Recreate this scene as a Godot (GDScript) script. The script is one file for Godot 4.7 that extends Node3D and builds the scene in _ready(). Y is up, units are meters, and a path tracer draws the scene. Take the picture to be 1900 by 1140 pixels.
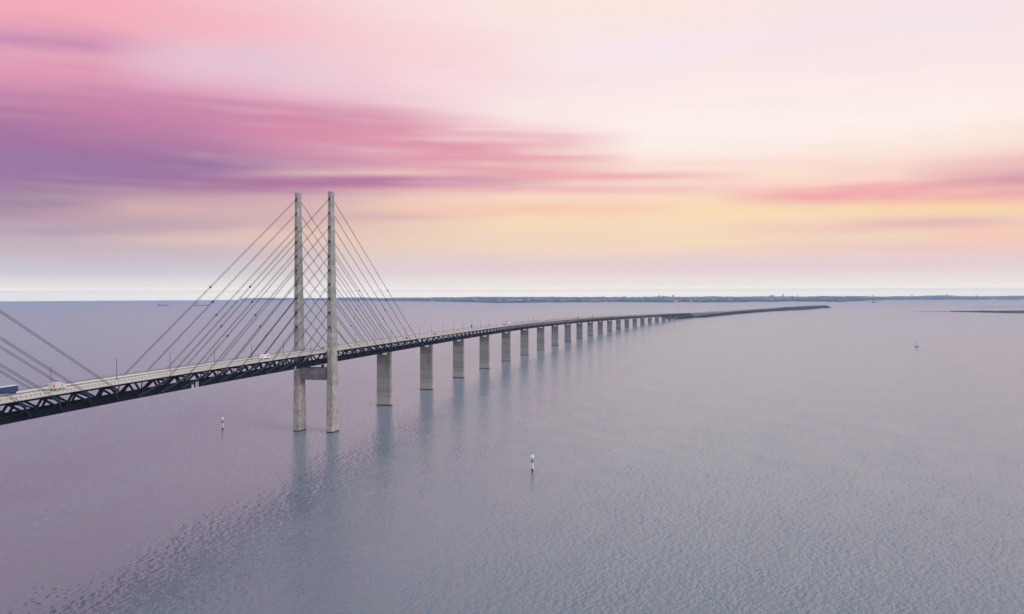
extends Node3D
# A long cable-stayed road and rail bridge over a sound at dusk. Metres, y up, the camera hovers above the origin and looks along -z.
# s runs along the bridge from the pylon (s = 0) to the island, t across it (positive on the open-water side), y above the underside of the deck edge.

const HAZE := 6.4e-5              # share of light scattered per metre of air
const EARTH := 7430000.0          # radius of the sea's curve, refraction included
const PYLON := Vector2(-167.8, 685.0)
const HEADING := 0.2115
const BEND := 7.05e-5
const BEND_START := 301.0
const HALF_DECK := 11.75
const CABLE_PLANE := 15.2

const ORDINAL := ["first", "second", "third", "fourth", "fifth", "sixth", "seventh", "eighth", "ninth", "tenth", "eleventh", "twelfth", "thirteenth", "fourteenth", "fifteenth", "sixteenth", "seventeenth", "eighteenth", "nineteenth", "twentieth", "twenty-first", "twenty-second", "twenty-third", "twenty-fourth"]

var M := {}
var names := {}
var rng := RandomNumberGenerator.new()
var span_straight := false
var span_origin := Vector3.ZERO


# ---------------------------------------------------------------- small helpers

func numbered(called: String) -> String:
	var n: int = names.get(called, 0)
	names[called] = n + 1
	return called if n == 0 else "%s_%03d" % [called, n]


func lin(r: float, g: float, b: float) -> Color:
	return Color(r, g, b).linear_to_srgb()


func sheen(c: Color, rough := 0.7, metal := 0.0) -> StandardMaterial3D:
	var m := StandardMaterial3D.new()
	m.albedo_color = c
	m.roughness = rough
	m.metallic = metal
	return m


func new_st() -> SurfaceTool:
	var st := SurfaceTool.new()
	st.begin(Mesh.PRIMITIVE_TRIANGLES)
	st.set_smooth_group(-1)
	return st


func obj(called: String, st: SurfaceTool, m: Material, parent: Node = null) -> MeshInstance3D:
	st.generate_normals()
	var o := MeshInstance3D.new()
	o.mesh = st.commit()
	o.material_override = m
	return put(called, o, parent)


func put(called: String, o: Node3D, parent: Node = null) -> Node3D:
	if parent == null:
		o.name = numbered(called)
		add_child(o, true)
	else:
		o.name = called
		parent.add_child(o, true)
	return o


func shape(called: String, mesh: Mesh, m: Material, parent: Node = null, at := Transform3D()) -> MeshInstance3D:
	var o := MeshInstance3D.new()
	o.mesh = mesh
	o.material_override = m
	o.transform = at
	return put(called, o, parent)


func thing(called: String, at: Vector3, label: String, category: String, group := "") -> Node3D:
	var o := Node3D.new()
	put(called, o)
	o.position = at
	tag(o, label, category, group)
	return o


func tag(o: Node, label: String, category: String, group := "", kind := "") -> void:
	if label: o.set_meta("label", label)
	if category: o.set_meta("category", category)
	if group: o.set_meta("group", group)
	if kind: o.set_meta("kind", kind)


func tri(st: SurfaceTool, a: Vector3, b: Vector3, c: Vector3) -> void:
	st.add_vertex(a); st.add_vertex(b); st.add_vertex(c)


func quad(st: SurfaceTool, a: Vector3, b: Vector3, c: Vector3, d: Vector3) -> void:
	tri(st, a, b, c); tri(st, a, c, d)


func hexa(st: SurfaceTool, p: Array) -> void:
	# p: four corners of one end, then the four facing them
	quad(st, p[0], p[1], p[2], p[3]); quad(st, p[7], p[6], p[5], p[4])
	for i in 4:
		var j := (i + 1) % 4
		quad(st, p[j], p[i], p[i + 4], p[j + 4])


func box(st: SurfaceTool, c: Vector3, size: Vector3) -> void:
	var h := size / 2.0
	hexa(st, [c + Vector3(-h.x, -h.y, -h.z), c + Vector3(h.x, -h.y, -h.z), c + Vector3(h.x, h.y, -h.z), c + Vector3(-h.x, h.y, -h.z),
		c + Vector3(-h.x, -h.y, h.z), c + Vector3(h.x, -h.y, h.z), c + Vector3(h.x, h.y, h.z), c + Vector3(-h.x, h.y, h.z)])


func beam(st: SurfaceTool, p: Vector3, q: Vector3, wide: float, high: float) -> void:
	var d := (q - p).normalized()
	var side := d.cross(Vector3.UP)
	side = side.normalized() if side.length() > 0.01 else Vector3.RIGHT
	var up := side.cross(d).normalized()
	side *= wide / 2.0
	up *= high / 2.0
	hexa(st, [p - side - up, p + side - up, p + side + up, p - side + up, q - side - up, q + side - up, q + side + up, q - side + up])


func tube(st: SurfaceTool, p: Vector3, q: Vector3, r0: float, r1: float, n := 6) -> void:
	var d := (q - p).normalized()
	var a := d.cross(Vector3.UP)
	a = a.normalized() if a.length() > 0.01 else Vector3.RIGHT
	var b := a.cross(d).normalized()
	for i in n:
		var u := TAU * i / n
		var v := TAU * (i + 1) / n
		var e := a * cos(u) + b * sin(u)
		var f := a * cos(v) + b * sin(v)
		quad(st, p + e * r0, p + f * r0, q + f * r1, q + e * r1)
		if r1 > 0.0:
			tri(st, q, q + e * r1, q + f * r1)
		if r0 > 0.0:
			tri(st, p, p + f * r0, p + e * r0)


func prism(st: SurfaceTool, ring: PackedVector2Array, ring_top: PackedVector2Array, y0: float, y1: float) -> void:
	# rings in (x, z)
	var n := ring.size()
	for i in n:
		var j := (i + 1) % n
		quad(st, Vector3(ring[i].x, y0, ring[i].y), Vector3(ring[j].x, y0, ring[j].y), Vector3(ring_top[j].x, y1, ring_top[j].y), Vector3(ring_top[i].x, y1, ring_top[i].y))
	for i in range(1, n - 1):
		tri(st, Vector3(ring_top[0].x, y1, ring_top[0].y), Vector3(ring_top[i].x, y1, ring_top[i].y), Vector3(ring_top[i + 1].x, y1, ring_top[i + 1].y))


func chamfered(w: float, d: float, c: float) -> PackedVector2Array:
	w /= 2.0
	d /= 2.0
	return PackedVector2Array([Vector2(-w + c, -d), Vector2(w - c, -d), Vector2(w, -d + c), Vector2(w, d - c), Vector2(w - c, d), Vector2(-w + c, d), Vector2(-w, d - c), Vector2(-w, -d + c)])


# ---------------------------------------------------------------- where things stand

func sea_y(x: float, z: float) -> float:
	return -(x * x + z * z) / (2.0 * EARTH)


func at_sea(x: float, forward: float, y := 0.0) -> Vector3:
	return Vector3(x, sea_y(x, forward) + y, -forward)


const PROFILE := [[-735, 65.2], [-490, 67.7], [-245, 69.0], [0, 67.7], [160, 66.5], [301, 65.3], [541, 63.3], [941, 59.4], [1501, 50.7], [2201, 38.7], [3001, 26.2], [3301, 21.5], [3500, 18.0], [3800, 13.0], [4200, 9.0], [5200, 7.5], [6400, 7.0], [7600, 7.0]]

func deck_height(s: float) -> float:
	var i := 1
	while i < PROFILE.size() - 3 and s > PROFILE[i + 1][0]:
		i += 1
	var t: float = (s - PROFILE[i][0]) / (PROFILE[i + 1][0] - PROFILE[i][0])
	var w: float = PROFILE[i + 1][0] - PROFILE[i][0]
	var m0: float = (PROFILE[i + 1][1] - PROFILE[i - 1][1]) / (PROFILE[i + 1][0] - PROFILE[i - 1][0]) * w
	var m1: float = (PROFILE[i + 2][1] - PROFILE[i][1]) / (PROFILE[i + 2][0] - PROFILE[i][0]) * w
	var t2 := t * t
	var t3 := t2 * t
	return PROFILE[i][1] * (2 * t3 - 3 * t2 + 1) + m0 * (t3 - 2 * t2 + t) + PROFILE[i + 1][1] * (3 * t2 - 2 * t3) + m1 * (t3 - t2)


func course(s: float) -> float:
	return HEADING + BEND * maxf(0.0, s - BEND_START)


func on_bridge(s: float, t: float, y: float) -> Vector3:
	var a := course(s)
	var u := minf(s, BEND_START)
	var x := PYLON.x + u * sin(HEADING)
	var f := PYLON.y + u * cos(HEADING)
	if s > BEND_START:
		x += (cos(HEADING) - cos(a)) / BEND
		f += (sin(a) - sin(HEADING)) / BEND
	x += t * cos(a)
	f -= t * sin(a)
	return Vector3(x, sea_y(x, f) + deck_height(s) + y, -f)


func spot(s: float, t: float, y: float) -> Vector3:
	return Vector3(t, y, -s) if span_straight else on_bridge(s, t, y) - span_origin


func along(s: float) -> Basis:
	# -z of the basis points along the bridge, x across it
	return Basis(Vector3.UP, -course(s))


# ---------------------------------------------------------------- sky

# air and thin cloud sheets: azimuth, elevation, half length, reach up, reach down (degrees), tilt, colour, cover
var CLOUDS := [
	[-29.7, 8.2, 22.6, 2.34, 1.74, 0.023, Color8(136, 108, 158), 0.95],
	[-30.8, 10.2, 14.7, 1.98, 1.65, 0.058, Color8(165, 115, 162), 0.80],
	[-17.5, 11.61, 18.2, 1.76, 2.20, 0.105, Color8(208, 132, 170), 0.80],
	[-5.7, 10.22, 14.5, 1.53, 1.72, 0.060, Color8(228, 148, 168), 0.70],
	[-11.4, 7.7, 15.9, 0.53, 0.45, -0.005, Color8(178, 118, 160), 0.85],
	[-9.9, 8.4, 10.1, 0.23, 0.19, 0.000, Color8(242, 205, 192), 0.75],
	[-31.4, 15.14, 9.5, 0.85, 0.72, 0.094, Color8(192, 132, 178), 0.55],
	[-30.8, 13.52, 8.5, 0.59, 0.86, 0.070, Color8(228, 148, 182), 0.60],
	[1.9, 10.87, 8.1, 0.35, 0.35, 0.000, Color8(238, 188, 194), 0.60],
	[1.9, 9.42, 7.3, 0.46, 0.46, 0.000, Color8(232, 165, 175), 0.60],
	[5.0, 8.26, 12.6, 0.27, 0.31, 0.010, Color8(240, 166, 176), 0.75],
	[10.6, 7.21, 9.7, 0.30, 0.30, 0.000, Color8(246, 190, 188), 0.60],
	[27.3, 6.3, 13.5, 0.62, 0.62, -0.023, Color8(243, 162, 171), 0.95],
	[33.5, 6.9, 8.0, 0.95, 0.7, -0.024, Color8(216, 154, 172), 0.85],
	[29.1, 7.68, 9.7, 0.40, 0.34, -0.023, Color8(246, 196, 192), 0.60],
	[17.5, 5.49, 9.4, 0.44, 0.51, -0.010, Color8(250, 226, 172), 0.5],
	[29.1, 5.23, 8.8, 0.34, 0.47, 0.000, Color8(252, 214, 165), 0.75],
	[27.3, 4.37, 6.5, 0.36, 0.27, -0.023, Color8(214, 172, 182), 0.55],
	[21.6, 4.24, 8.6, 0.36, 0.36, -0.011, Color8(241, 190, 184), 0.60],
	[14.3, 3.44, 6.5, 0.15, 0.15, -0.010, Color8(246, 228, 165), 0.4],
	[31.4, 3.53, 5.0, 0.46, 0.46, 0.000, Color8(250, 190, 174), 0.65],
	[30.3, 2.65, 7.4, 0.33, 0.33, 0.000, Color8(236, 188, 190), 0.50],
	[-21.6, 5.65, 11.3, 0.71, 0.64, 0.000, Color8(224, 182, 180), 0.60],
	[-32.5, 5.42, 7.1, 0.71, 0.65, 0.000, Color8(164, 138, 165), 0.75],
	[-28.5, 4.02, 10.7, 0.34, 0.27, 0.000, Color8(182, 158, 178), 0.70],
	[-16.1, 3.91, 12.8, 0.44, 0.44, 0.000, Color8(240, 202, 186), 0.60],
	[0.4, 6.0, 12.7, 0.38, 0.38, 0.000, Color8(251, 194, 176), 0.65],
	[-9.5, 5.42, 9.7, 0.34, 0.34, 0.000, Color8(214, 170, 182), 0.50],
	[8.8, 4.51, 14.3, 0.61, 0.61, 0.000, Color8(248, 220, 186), 0.50],
	[-17.5, 15.08, 9.8, 1.39, 1.25, 0.042, Color8(229, 196, 214), 0.85],
	[-6.5, 15.82, 10.6, 1.53, 1.15, 0.000, Color8(247, 208, 214), 0.60],
	[11.4, 16.61, 12.2, 0.98, 0.90, -0.082, Color8(246, 230, 240), 0.75],
	[26.7, 17.07, 10.1, 1.37, 1.37, -0.056, Color8(243, 228, 238), 0.70],
	[12.0, 2.0, 26.0, 0.50, 0.45, 0.000, Color8(232, 200, 208), 0.55],
	[-1.0, 7.35, 15.0, 0.24, 0.26, 0.006, Color8(238, 172, 180), 0.55],
	[14.0, 8.9, 10.0, 0.22, 0.24, -0.010, Color8(246, 202, 200), 0.45],
	[-24.0, 2.6, 14.0, 0.30, 0.30, 0.000, Color8(206, 188, 200), 0.50],
	[24.0, 3.0, 10.0, 0.22, 0.22, -0.010, Color8(240, 196, 192), 0.50],
	[18.5, 11.61, 14.5, 2.19, 2.19, -0.053, Color8(253, 241, 236), 0.70],
]

func ramp(stops: Array, v: float) -> Color:
	if v <= stops[0][0]:
		return stops[0][1]
	for i in range(1, stops.size()):
		if v < stops[i][0]:
			return stops[i - 1][1].lerp(stops[i][1], smoothstep(stops[i - 1][0], stops[i][0], v))
	return stops[-1][1]


func haze_left(el: float) -> float:
	# the haze fills the air up to the pylon tops, 90 m above the camera, out to 25 km; the sky's colours were read through it
	return exp(-HAZE * minf(25000.0, 90.0 / tan(deg_to_rad(maxf(el, 0.05)))))


func build_sky() -> Texture2D:
	var w := 2048
	var h := 1024
	var warm := [[0.0, Color8(234, 227, 226)], [0.6, Color8(232, 224, 224)], [1.8, Color8(231, 210, 212)], [3.2, Color8(243, 214, 194)], [5.6, Color8(250, 216, 184)], [8.0, Color8(252, 222, 206)], [11.0, Color8(253, 237, 230)], [14.0, Color8(251, 231, 231)], [20.0, Color8(251, 229, 224)], [26.0, Color8(228, 228, 242)], [50.0, Color8(204, 213, 234)], [90.0, Color8(198, 209, 232)]]
	var cool := [[0.0, Color8(232, 229, 229)], [0.6, Color8(224, 219, 223)], [1.6, Color8(202, 196, 209)], [3.0, Color8(196, 178, 190)], [5.0, Color8(190, 160, 176)], [8.0, Color8(190, 140, 172)], [11.0, Color8(216, 150, 180)], [14.0, Color8(236, 170, 192)], [17.5, Color8(246, 166, 182)], [20.0, Color8(240, 188, 204)], [25.0, Color8(228, 220, 236)], [50.0, Color8(204, 213, 234)], [90.0, Color8(198, 209, 232)]]
	var dusk := [[0.0, Color8(222, 218, 226)], [2.0, Color8(200, 194, 210)], [6.0, Color8(186, 168, 192)], [10.0, Color8(184, 158, 186)], [20.0, Color8(194, 170, 196)], [30.0, Color8(206, 206, 228)], [50.0, Color8(198, 209, 232)], [90.0, Color8(198, 209, 232)]]
	var streak := FastNoiseLite.new()
	streak.seed = 7
	streak.frequency = 1.0
	streak.fractal_octaves = 4
	var im := Image.create_empty(w, h, false, Image.FORMAT_RGBF)
	var t0 := haze_left(0.0)
	im.fill(Color((0.80 - (1.0 - t0) * 0.245) / t0, (0.77 - (1.0 - t0) * 0.31) / t0, (0.77 - (1.0 - t0) * 0.50) / t0))
	var active := []
	for y in range(0, h / 2):
		var el := 90.0 - (y + 0.5) * 180.0 / h
		var row_warm := ramp(warm, el)
		var row_cool := ramp(cool, el)
		var row_dusk := ramp(dusk, el)
		var veil := smoothstep(18.0, 36.0, el)          # the cloud sheet is thinner and brighter overhead
		var through := haze_left(el)                    # what the haze along this line of sight lets past
		active.clear()
		for c in CLOUDS:
			var reach: float = 2.8 * maxf(c[3], c[4]) + absf(c[5]) * c[2] + 2.5
			if absf(el - c[1]) < reach:
				active.append(c)
		for x in w:
			var az := wrapf((x + 0.5) * 360.0 / w, -180.0, 180.0)
			var side := smoothstep(-32.0, 4.0, az)
			side = clampf(side + 0.12 * streak.get_noise_2d(az * 0.035, el * 0.30), 0.0, 1.0)
			var c := row_cool.lerp(row_warm, side)
			# away from the sunset the same cloud sheets lie in dusk
			c = c.lerp(row_dusk, smoothstep(40.0, 95.0, absf(az + 4.0)))
			if active and absf(az) < 58.0:
				var wob := 0.30 * streak.get_noise_2d(az * 0.05 + 40.0, el * 0.5)
				var fine := streak.get_noise_2d(az * 0.06 + 9.0, el * 1.7)
				fine += 0.5 * streak.get_noise_2d(az * 0.11 + 70.0, el * 4.5)
				var ca := cos(deg_to_rad(az))
				for b in active:
					var u: float = (az - b[0]) / b[2]
					if u > 1.0 or u < -1.0:
						continue
					var mid: float = b[1] * ca / cos(deg_to_rad(b[0])) - b[5] * (az - b[0])
					var v: float = el - mid + wob * minf(1.0, b[3])
					var q: float = v / b[3] if v > 0.0 else v / b[4]
					var fade := (1.0 - u * u)
					q = q * q
					if q > 6.5:
						continue
					var a: float = b[7] * fade * exp(-0.8 * q) * clampf(1.0 + 0.75 * fine, 0.0, 1.4)
					c = c.lerp(b[6], clampf(a, 0.0, 1.0))
			elif el > 4.0:
				var f := 0.06 * streak.get_noise_2d(az * 0.05, el * 0.25)
				c = Color(c.r + f, c.g + f, c.b + f * 0.6)
			var grey := c.get_luminance()
			c = Color(grey, grey, grey, 1.0).lerp(c, 0.94).srgb_to_linear()
			c *= 1.0 + 0.35 * veil
			im.set_pixel(x, y, Color((c.r - (1.0 - through) * 0.245) / through, (c.g - (1.0 - through) * 0.31) / through, (c.b - (1.0 - through) * 0.50) / through))
	return ImageTexture.create_from_image(im)


# ---------------------------------------------------------------- wind waves: slopes of a random sea from its spectrum

func fft_rows(re: PackedFloat32Array, im: PackedFloat32Array, n: int) -> void:
	var bits := int(round(log(n) / log(2.0)))
	var rev := PackedInt32Array()
	rev.resize(n)
	for i in n:
		var r := 0
		for b in bits:
			if i >> b & 1:
				r |= 1 << (bits - 1 - b)
		rev[i] = r
	var cs := PackedFloat32Array()
	var sn := PackedFloat32Array()
	for i in n / 2:
		cs.append(cos(TAU * i / n))
		sn.append(sin(TAU * i / n))
	for y in n:
		var o := y * n
		for i in n:
			var r := rev[i]
			if r > i:
				var t := re[o + i]
				re[o + i] = re[o + r]
				re[o + r] = t
				t = im[o + i]
				im[o + i] = im[o + r]
				im[o + r] = t
		var half := 1
		while half < n:
			var step := n / (2 * half)
			for j in half:
				var wr := cs[j * step]
				var wi := sn[j * step]
				var p := o + j
				while p < o + n:
					var q := p + half
					var br := re[q]
					var bi := im[q]
					var tr := br * wr - bi * wi
					var ti := br * wi + bi * wr
					var ar := re[p]
					var ai := im[p]
					re[q] = ar - tr
					im[q] = ai - ti
					re[p] = ar + tr
					im[p] = ai + ti
					p += 2 * half
			half *= 2


func transpose(a: PackedFloat32Array, n: int) -> void:
	for y in n:
		for x in y:
			var t := a[y * n + x]
			a[y * n + x] = a[x * n + y]
			a[x * n + y] = t


func wave_normals(n: int, size: float, rms: float, gain: float) -> Texture2D:
	var r := RandomNumberGenerator.new()
	r.seed = 11
	var re := PackedFloat32Array()
	var im := PackedFloat32Array()
	re.resize(n * n)
	im.resize(n * n)
	var k0 := TAU / size
	var lim := n / 2 - 1
	for j in range(-lim, lim + 1):
		for i in range(0, lim + 1):
			if i == 0 and j <= 0:
				continue
			var kx := k0 * i
			var ky := k0 * j
			var k := sqrt(kx * kx + ky * ky)
			if k < TAU / 40.0 or k > TAU / 0.85:
				continue
			var c := (kx * 0.3 + ky * 0.95) / k
			var a := (0.45 + 0.55 * c * c) * pow(k, -2.3) * (exp(-0.5 * pow(TAU / 3.6 / k, 2.0)) + 0.10 * exp(-0.5 * pow(TAU / 30.0 / k, 2.0)))
			var gr := a * r.randfn()
			var gi := a * r.randfn()
			var p := ((j + n) % n) * n + i
			re[p] = -ky * gr - kx * gi
			im[p] = -ky * gi + kx * gr
			var q := ((n - j) % n) * n + (n - i) % n
			re[q] = ky * gr - kx * gi
			im[q] = -ky * gi - kx * gr
	fft_rows(re, im, n)
	transpose(re, n)
	transpose(im, n)
	fft_rows(re, im, n)
	var s := 0.0
	for i in n * n:
		s += re[i] * re[i] + im[i] * im[i]
	# gusts: patches of stronger and weaker ripple inside the tile
	var gust := FastNoiseLite.new()
	gust.seed = 5
	gust.frequency = 1.0
	gust.fractal_octaves = 3
	var f := rms / sqrt(s / (n * n) / 2.0) * gain * 0.5 * 255.0
	var bytes := PackedByteArray()
	bytes.resize(n * n * 3)
	for y in n:
		var cy := cos(TAU * y / n)
		var sy := sin(TAU * y / n)
		for x in n:
			var i := y * n + x
			var a := TAU * x / n
			var g := f * (1.0 + 0.65 * gust.get_noise_3d(cos(a) * 1.1 + 0.7 * sy, sin(a) * 1.1 + 3.0, cy * 0.8 + 0.7 * sy))
			bytes[i * 3] = clampi(int(127.5 + re[i] * g), 0, 255)
			bytes[i * 3 + 1] = clampi(int(127.5 + im[i] * g), 0, 255)
			bytes[i * 3 + 2] = 255
	return ImageTexture.create_from_image(Image.create_from_data(n, n, false, Image.FORMAT_RGB8, bytes))


# ---------------------------------------------------------------- materials

func mottled(dark: Color, light: Color, frequency: float, seed_value: int, mid := Color.TRANSPARENT) -> NoiseTexture2D:
	var noise := FastNoiseLite.new()
	noise.seed = seed_value
	noise.frequency = frequency
	noise.fractal_octaves = 5
	var t := NoiseTexture2D.new()
	t.width = 512
	t.height = 512
	t.seamless = true
	t.noise = noise
	var g := Gradient.new()
	g.set_color(0, dark)
	g.set_color(1, light)
	if mid != Color.TRANSPARENT:
		g.add_point(0.5, mid)
	t.color_ramp = g
	return t


func make_materials() -> void:
	# cast concrete: vertical rain streaks over a fine mottle; each casting came out in a tone of its own
	var streaks := mottled(lin(0.22, 0.21, 0.195), lin(1.0, 1.0, 1.0), 0.010, 3, lin(0.78, 0.77, 0.75))
	var specks := mottled(lin(0.30, 0.285, 0.265), lin(1.0, 1.0, 1.0), 0.018, 4)
	var tones := [Color(0.47, 0.455, 0.42), Color(0.52, 0.50, 0.46), Color(0.40, 0.39, 0.365), Color(0.57, 0.545, 0.49), Color(0.30, 0.285, 0.26)]
	for i in tones.size():
		var c: Color = tones[i]
		var m := sheen(lin(c.r, c.g, c.b), 0.85)
		m.albedo_texture = streaks
		m.uv1_triplanar = true
		m.uv1_world_triplanar = true
		m.uv1_scale = Vector3(0.11, 0.022, 0.11)
		m.uv1_offset = Vector3(i * 0.37, i * 0.53, 0)
		M["concrete_%d" % i] = m
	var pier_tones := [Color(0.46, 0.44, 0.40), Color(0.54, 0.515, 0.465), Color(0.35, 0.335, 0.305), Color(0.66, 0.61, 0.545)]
	for i in pier_tones.size():
		var c: Color = pier_tones[i]
		var m := sheen(lin(c.r, c.g, c.b), 0.9)
		m.albedo_texture = specks
		m.uv1_triplanar = true
		m.uv1_world_triplanar = true
		m.uv1_scale = Vector3(0.06, 0.10, 0.06)
		m.uv1_offset = Vector3(i * 0.31, i * 0.47, 0)
		M["pier_%d" % i] = m
	M.lichen = sheen(lin(0.34, 0.27, 0.10), 0.95)
	M.lichen.albedo_texture = specks
	M.lichen.uv1_triplanar = true
	M.lichen.uv1_scale = Vector3(0.2, 0.1, 0.2)
	M.weed = sheen(lin(0.020, 0.022, 0.020), 0.5)
	M.steel = sheen(lin(0.005, 0.008, 0.014), 0.7)
	M.steel.metallic_specular = 0.16
	M.steel_bracket = sheen(lin(0.016, 0.028, 0.050), 0.45)
	M.steel_bracket.metallic_specular = 0.3
	M.rail_deck = sheen(lin(0.05, 0.05, 0.05), 0.9)
	M.cable = sheen(lin(0.008, 0.013, 0.020), 0.6)
	M.cable.metallic_specular = 0.2
	M.slot_shade = sheen(lin(0.01, 0.01, 0.01), 0.9)  # near-black colour for the shade inside cable outlets
	M.road = sheen(lin(0.74, 0.68, 0.58), 0.85)
	M.road.albedo_texture = mottled(lin(0.72, 0.70, 0.67), lin(1, 1, 1), 0.03, 6)
	M.road.uv1_triplanar = true
	M.road.uv1_world_triplanar = true
	M.road.uv1_scale = Vector3(0.05, 0.05, 0.05)
	M.fascia = sheen(lin(0.62, 0.56, 0.46), 0.85)
	M.paint = sheen(lin(0.82, 0.82, 0.80), 0.6)
	M.barrier = sheen(lin(0.22, 0.20, 0.17), 0.5, 0.3)
	M.galvanised = sheen(lin(0.20, 0.21, 0.22), 0.45, 0.4)
	M.pole = sheen(lin(0.06, 0.065, 0.075), 0.6)
	M.dull_white = sheen(lin(0.56, 0.55, 0.53), 0.6)
	M.white = sheen(lin(0.88, 0.88, 0.87), 0.35)
	M.green_paint = sheen(lin(0.01, 0.42, 0.15), 0.4)
	M.dark = sheen(lin(0.02, 0.02, 0.022), 0.5)
	M.rubber = sheen(lin(0.015, 0.015, 0.015), 0.8)
	M.glass = sheen(lin(0.02, 0.025, 0.03), 0.08)
	M.blue_paint = sheen(lin(0.014, 0.045, 0.15), 0.4)
	M.red_paint = sheen(lin(0.45, 0.04, 0.03), 0.4)
	M.sail = sheen(lin(0.92, 0.92, 0.92), 0.8)
	M.sail.backlight_enabled = true
	M.sail.backlight = Color(0.5, 0.5, 0.5)

	# open water: dark body, glossy skin bent by wind waves
	var sea := StandardMaterial3D.new()
	sea.albedo_color = lin(0.003, 0.040, 0.072)
	sea.roughness = 0.17
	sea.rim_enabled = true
	sea.rim = 1.0  # blue-tinted sheen put in to stand for pale sky reflection at grazing angles
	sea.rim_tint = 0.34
	sea.metallic_specular = 0.7
	sea.normal_enabled = true
	sea.normal_texture = wave_normals(1024, 300.0, 0.055, 4.0)
	sea.normal_scale = 0.25
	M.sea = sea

	var land := StandardMaterial3D.new()
	land.vertex_color_use_as_albedo = true
	land.roughness = 0.95
	M.land = land
	M.fields = sheen(Color.WHITE, 0.95)
	M.fields.albedo_texture = mottled(lin(0.05, 0.07, 0.04), lin(0.30, 0.28, 0.20), 0.02, 12, lin(0.12, 0.13, 0.08))
	M.fields.uv1_triplanar = true
	M.fields.uv1_world_triplanar = true
	M.fields.uv1_scale = Vector3(0.00025, 0.00025, 0.00025)
	var leaf := StandardMaterial3D.new()
	leaf.vertex_color_use_as_albedo = true
	leaf.roughness = 0.8
	M.leaf = leaf


# ---------------------------------------------------------------- the sea

func build_sea() -> void:
	var rings := [0.0, 60.0, 120.0]
	while rings[-1] < 22000.0:
		rings.append(rings[-1] + clampf(rings[-1] * 0.035, 25.0, 700.0))
	var n := 288
	var v := PackedVector3Array()
	var uv := PackedVector2Array()
	var no := PackedVector3Array()
	var ix := PackedInt32Array()
	for k in rings.size():
		for i in n:
			var a: float = TAU * i / n
			var x: float = rings[k] * cos(a)
			var z: float = rings[k] * sin(a)
			v.append(Vector3(x, sea_y(x, z), z))
			no.append(Vector3(x / EARTH, 1.0, z / EARTH).normalized())
			# the wave tile is laid in world metres and drifts slowly so that its repeats never line up
			var wx := x + 34.0 * sin(z / 410.0 + 0.7) + 21.0 * sin((x + z) / 267.0)
			var wz := z + 31.0 * sin(x / 353.0 + 1.9) + 18.0 * sin((x - 1.3 * z) / 301.0)
			uv.append(Vector2(wx, wz) / 300.0)
	for k in rings.size() - 1:
		for i in n:
			var a := k * n + i
			var b := k * n + (i + 1) % n
			var c := a + n
			var d := b + n
			ix.append_array([a, c, d, a, d, b])
	var arrays := []
	arrays.resize(Mesh.ARRAY_MAX)
	arrays[Mesh.ARRAY_VERTEX] = v
	arrays[Mesh.ARRAY_NORMAL] = no
	arrays[Mesh.ARRAY_TEX_UV] = uv
	arrays[Mesh.ARRAY_INDEX] = ix
	var mesh := ArrayMesh.new()
	mesh.add_surface_from_arrays(Mesh.PRIMITIVE_TRIANGLES, arrays)
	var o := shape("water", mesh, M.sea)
	o.set_meta("kind", "structure")


# ---------------------------------------------------------------- bridge

func build_leg(parent: Node3D, side: float, base: float) -> void:
	# in the pylon's own axes: x across the bridge, -z along it, y above the sea
	var leg := Node3D.new()
	leg.position = Vector3(side * CABLE_PLANE, 0, 0)
	put("leg", leg, parent)
	var y := -2.0
	var k := 0
	while y < 203.4:
		var top := minf(y + 4.1, 203.5)
		if 203.5 - top < 1.5:
			top = 203.5
		var f0 := clampf(y / 203.5, 0, 1)
		var f1 := clampf(top / 203.5, 0, 1)
		var st := new_st()
		var w0 := lerpf(6.3, 3.2, f0)
		var d0 := lerpf(12.6, 6.6, f0)
		var w1 := lerpf(6.3, 3.2, f1)
		var d1 := lerpf(12.6, 6.6, f1)
		# a shallow joint between one casting and the next
		prism(st, chamfered(w0 - 0.30, d0 - 0.30, 0.7), chamfered(w0 - 0.30, d0 - 0.30, 0.7), y, y + 0.32)
		prism(st, chamfered(w0, d0, 0.7), chamfered(w1, d1, 0.7), y + 0.32, top)
		var tone: int = [0, 1, 0, 0, 1, 0, 3, 0, 1, 2][rng.randi() % 10]
		if y < 35:
			tone = [3, 1, 3, 0][rng.randi() % 4]
		obj("casting", st, M["concrete_%d" % tone], leg)
		y = top
		k += 1
	var st := new_st()
	prism(st, chamfered(6.5, 12.8, 0.7), chamfered(6.5, 12.8, 0.7), -2.0, 0.9)
	obj("waterline_weed", st, M.weed, leg)
	st = new_st()
	tube(st, Vector3(0, 203.5, 0), Vector3(0, 206.5, 0), 0.09, 0.05)
	obj("lightning_rod", st, M.galvanised, leg)
	# cable outlets: near-black blocks with recess shade put into the colour, ten on each long face
	for i in 10:
		for dir in [-1.0, 1.0]:
			var h: float = 197.7 - 12.0 * i
			var d: float = lerpf(12.6, 6.6, h / 203.5) / 2.0
			var o := new_st()
			hexa(o, [Vector3(-0.55, h - 1.3, -dir * (d - 0.3)), Vector3(0.55, h - 1.3, -dir * (d - 0.3)), Vector3(0.55, h + 1.2, -dir * (d - 0.3)), Vector3(-0.55, h + 1.2, -dir * (d - 0.3)),
				Vector3(-0.55, h - 1.6, -dir * (d + 0.75)), Vector3(0.55, h - 1.6, -dir * (d + 0.75)), Vector3(0.45, h - 0.1, -dir * (d + 0.55)), Vector3(-0.45, h - 0.1, -dir * (d + 0.55))])
			obj("cable_outlet", o, M.slot_shade, leg)


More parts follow.
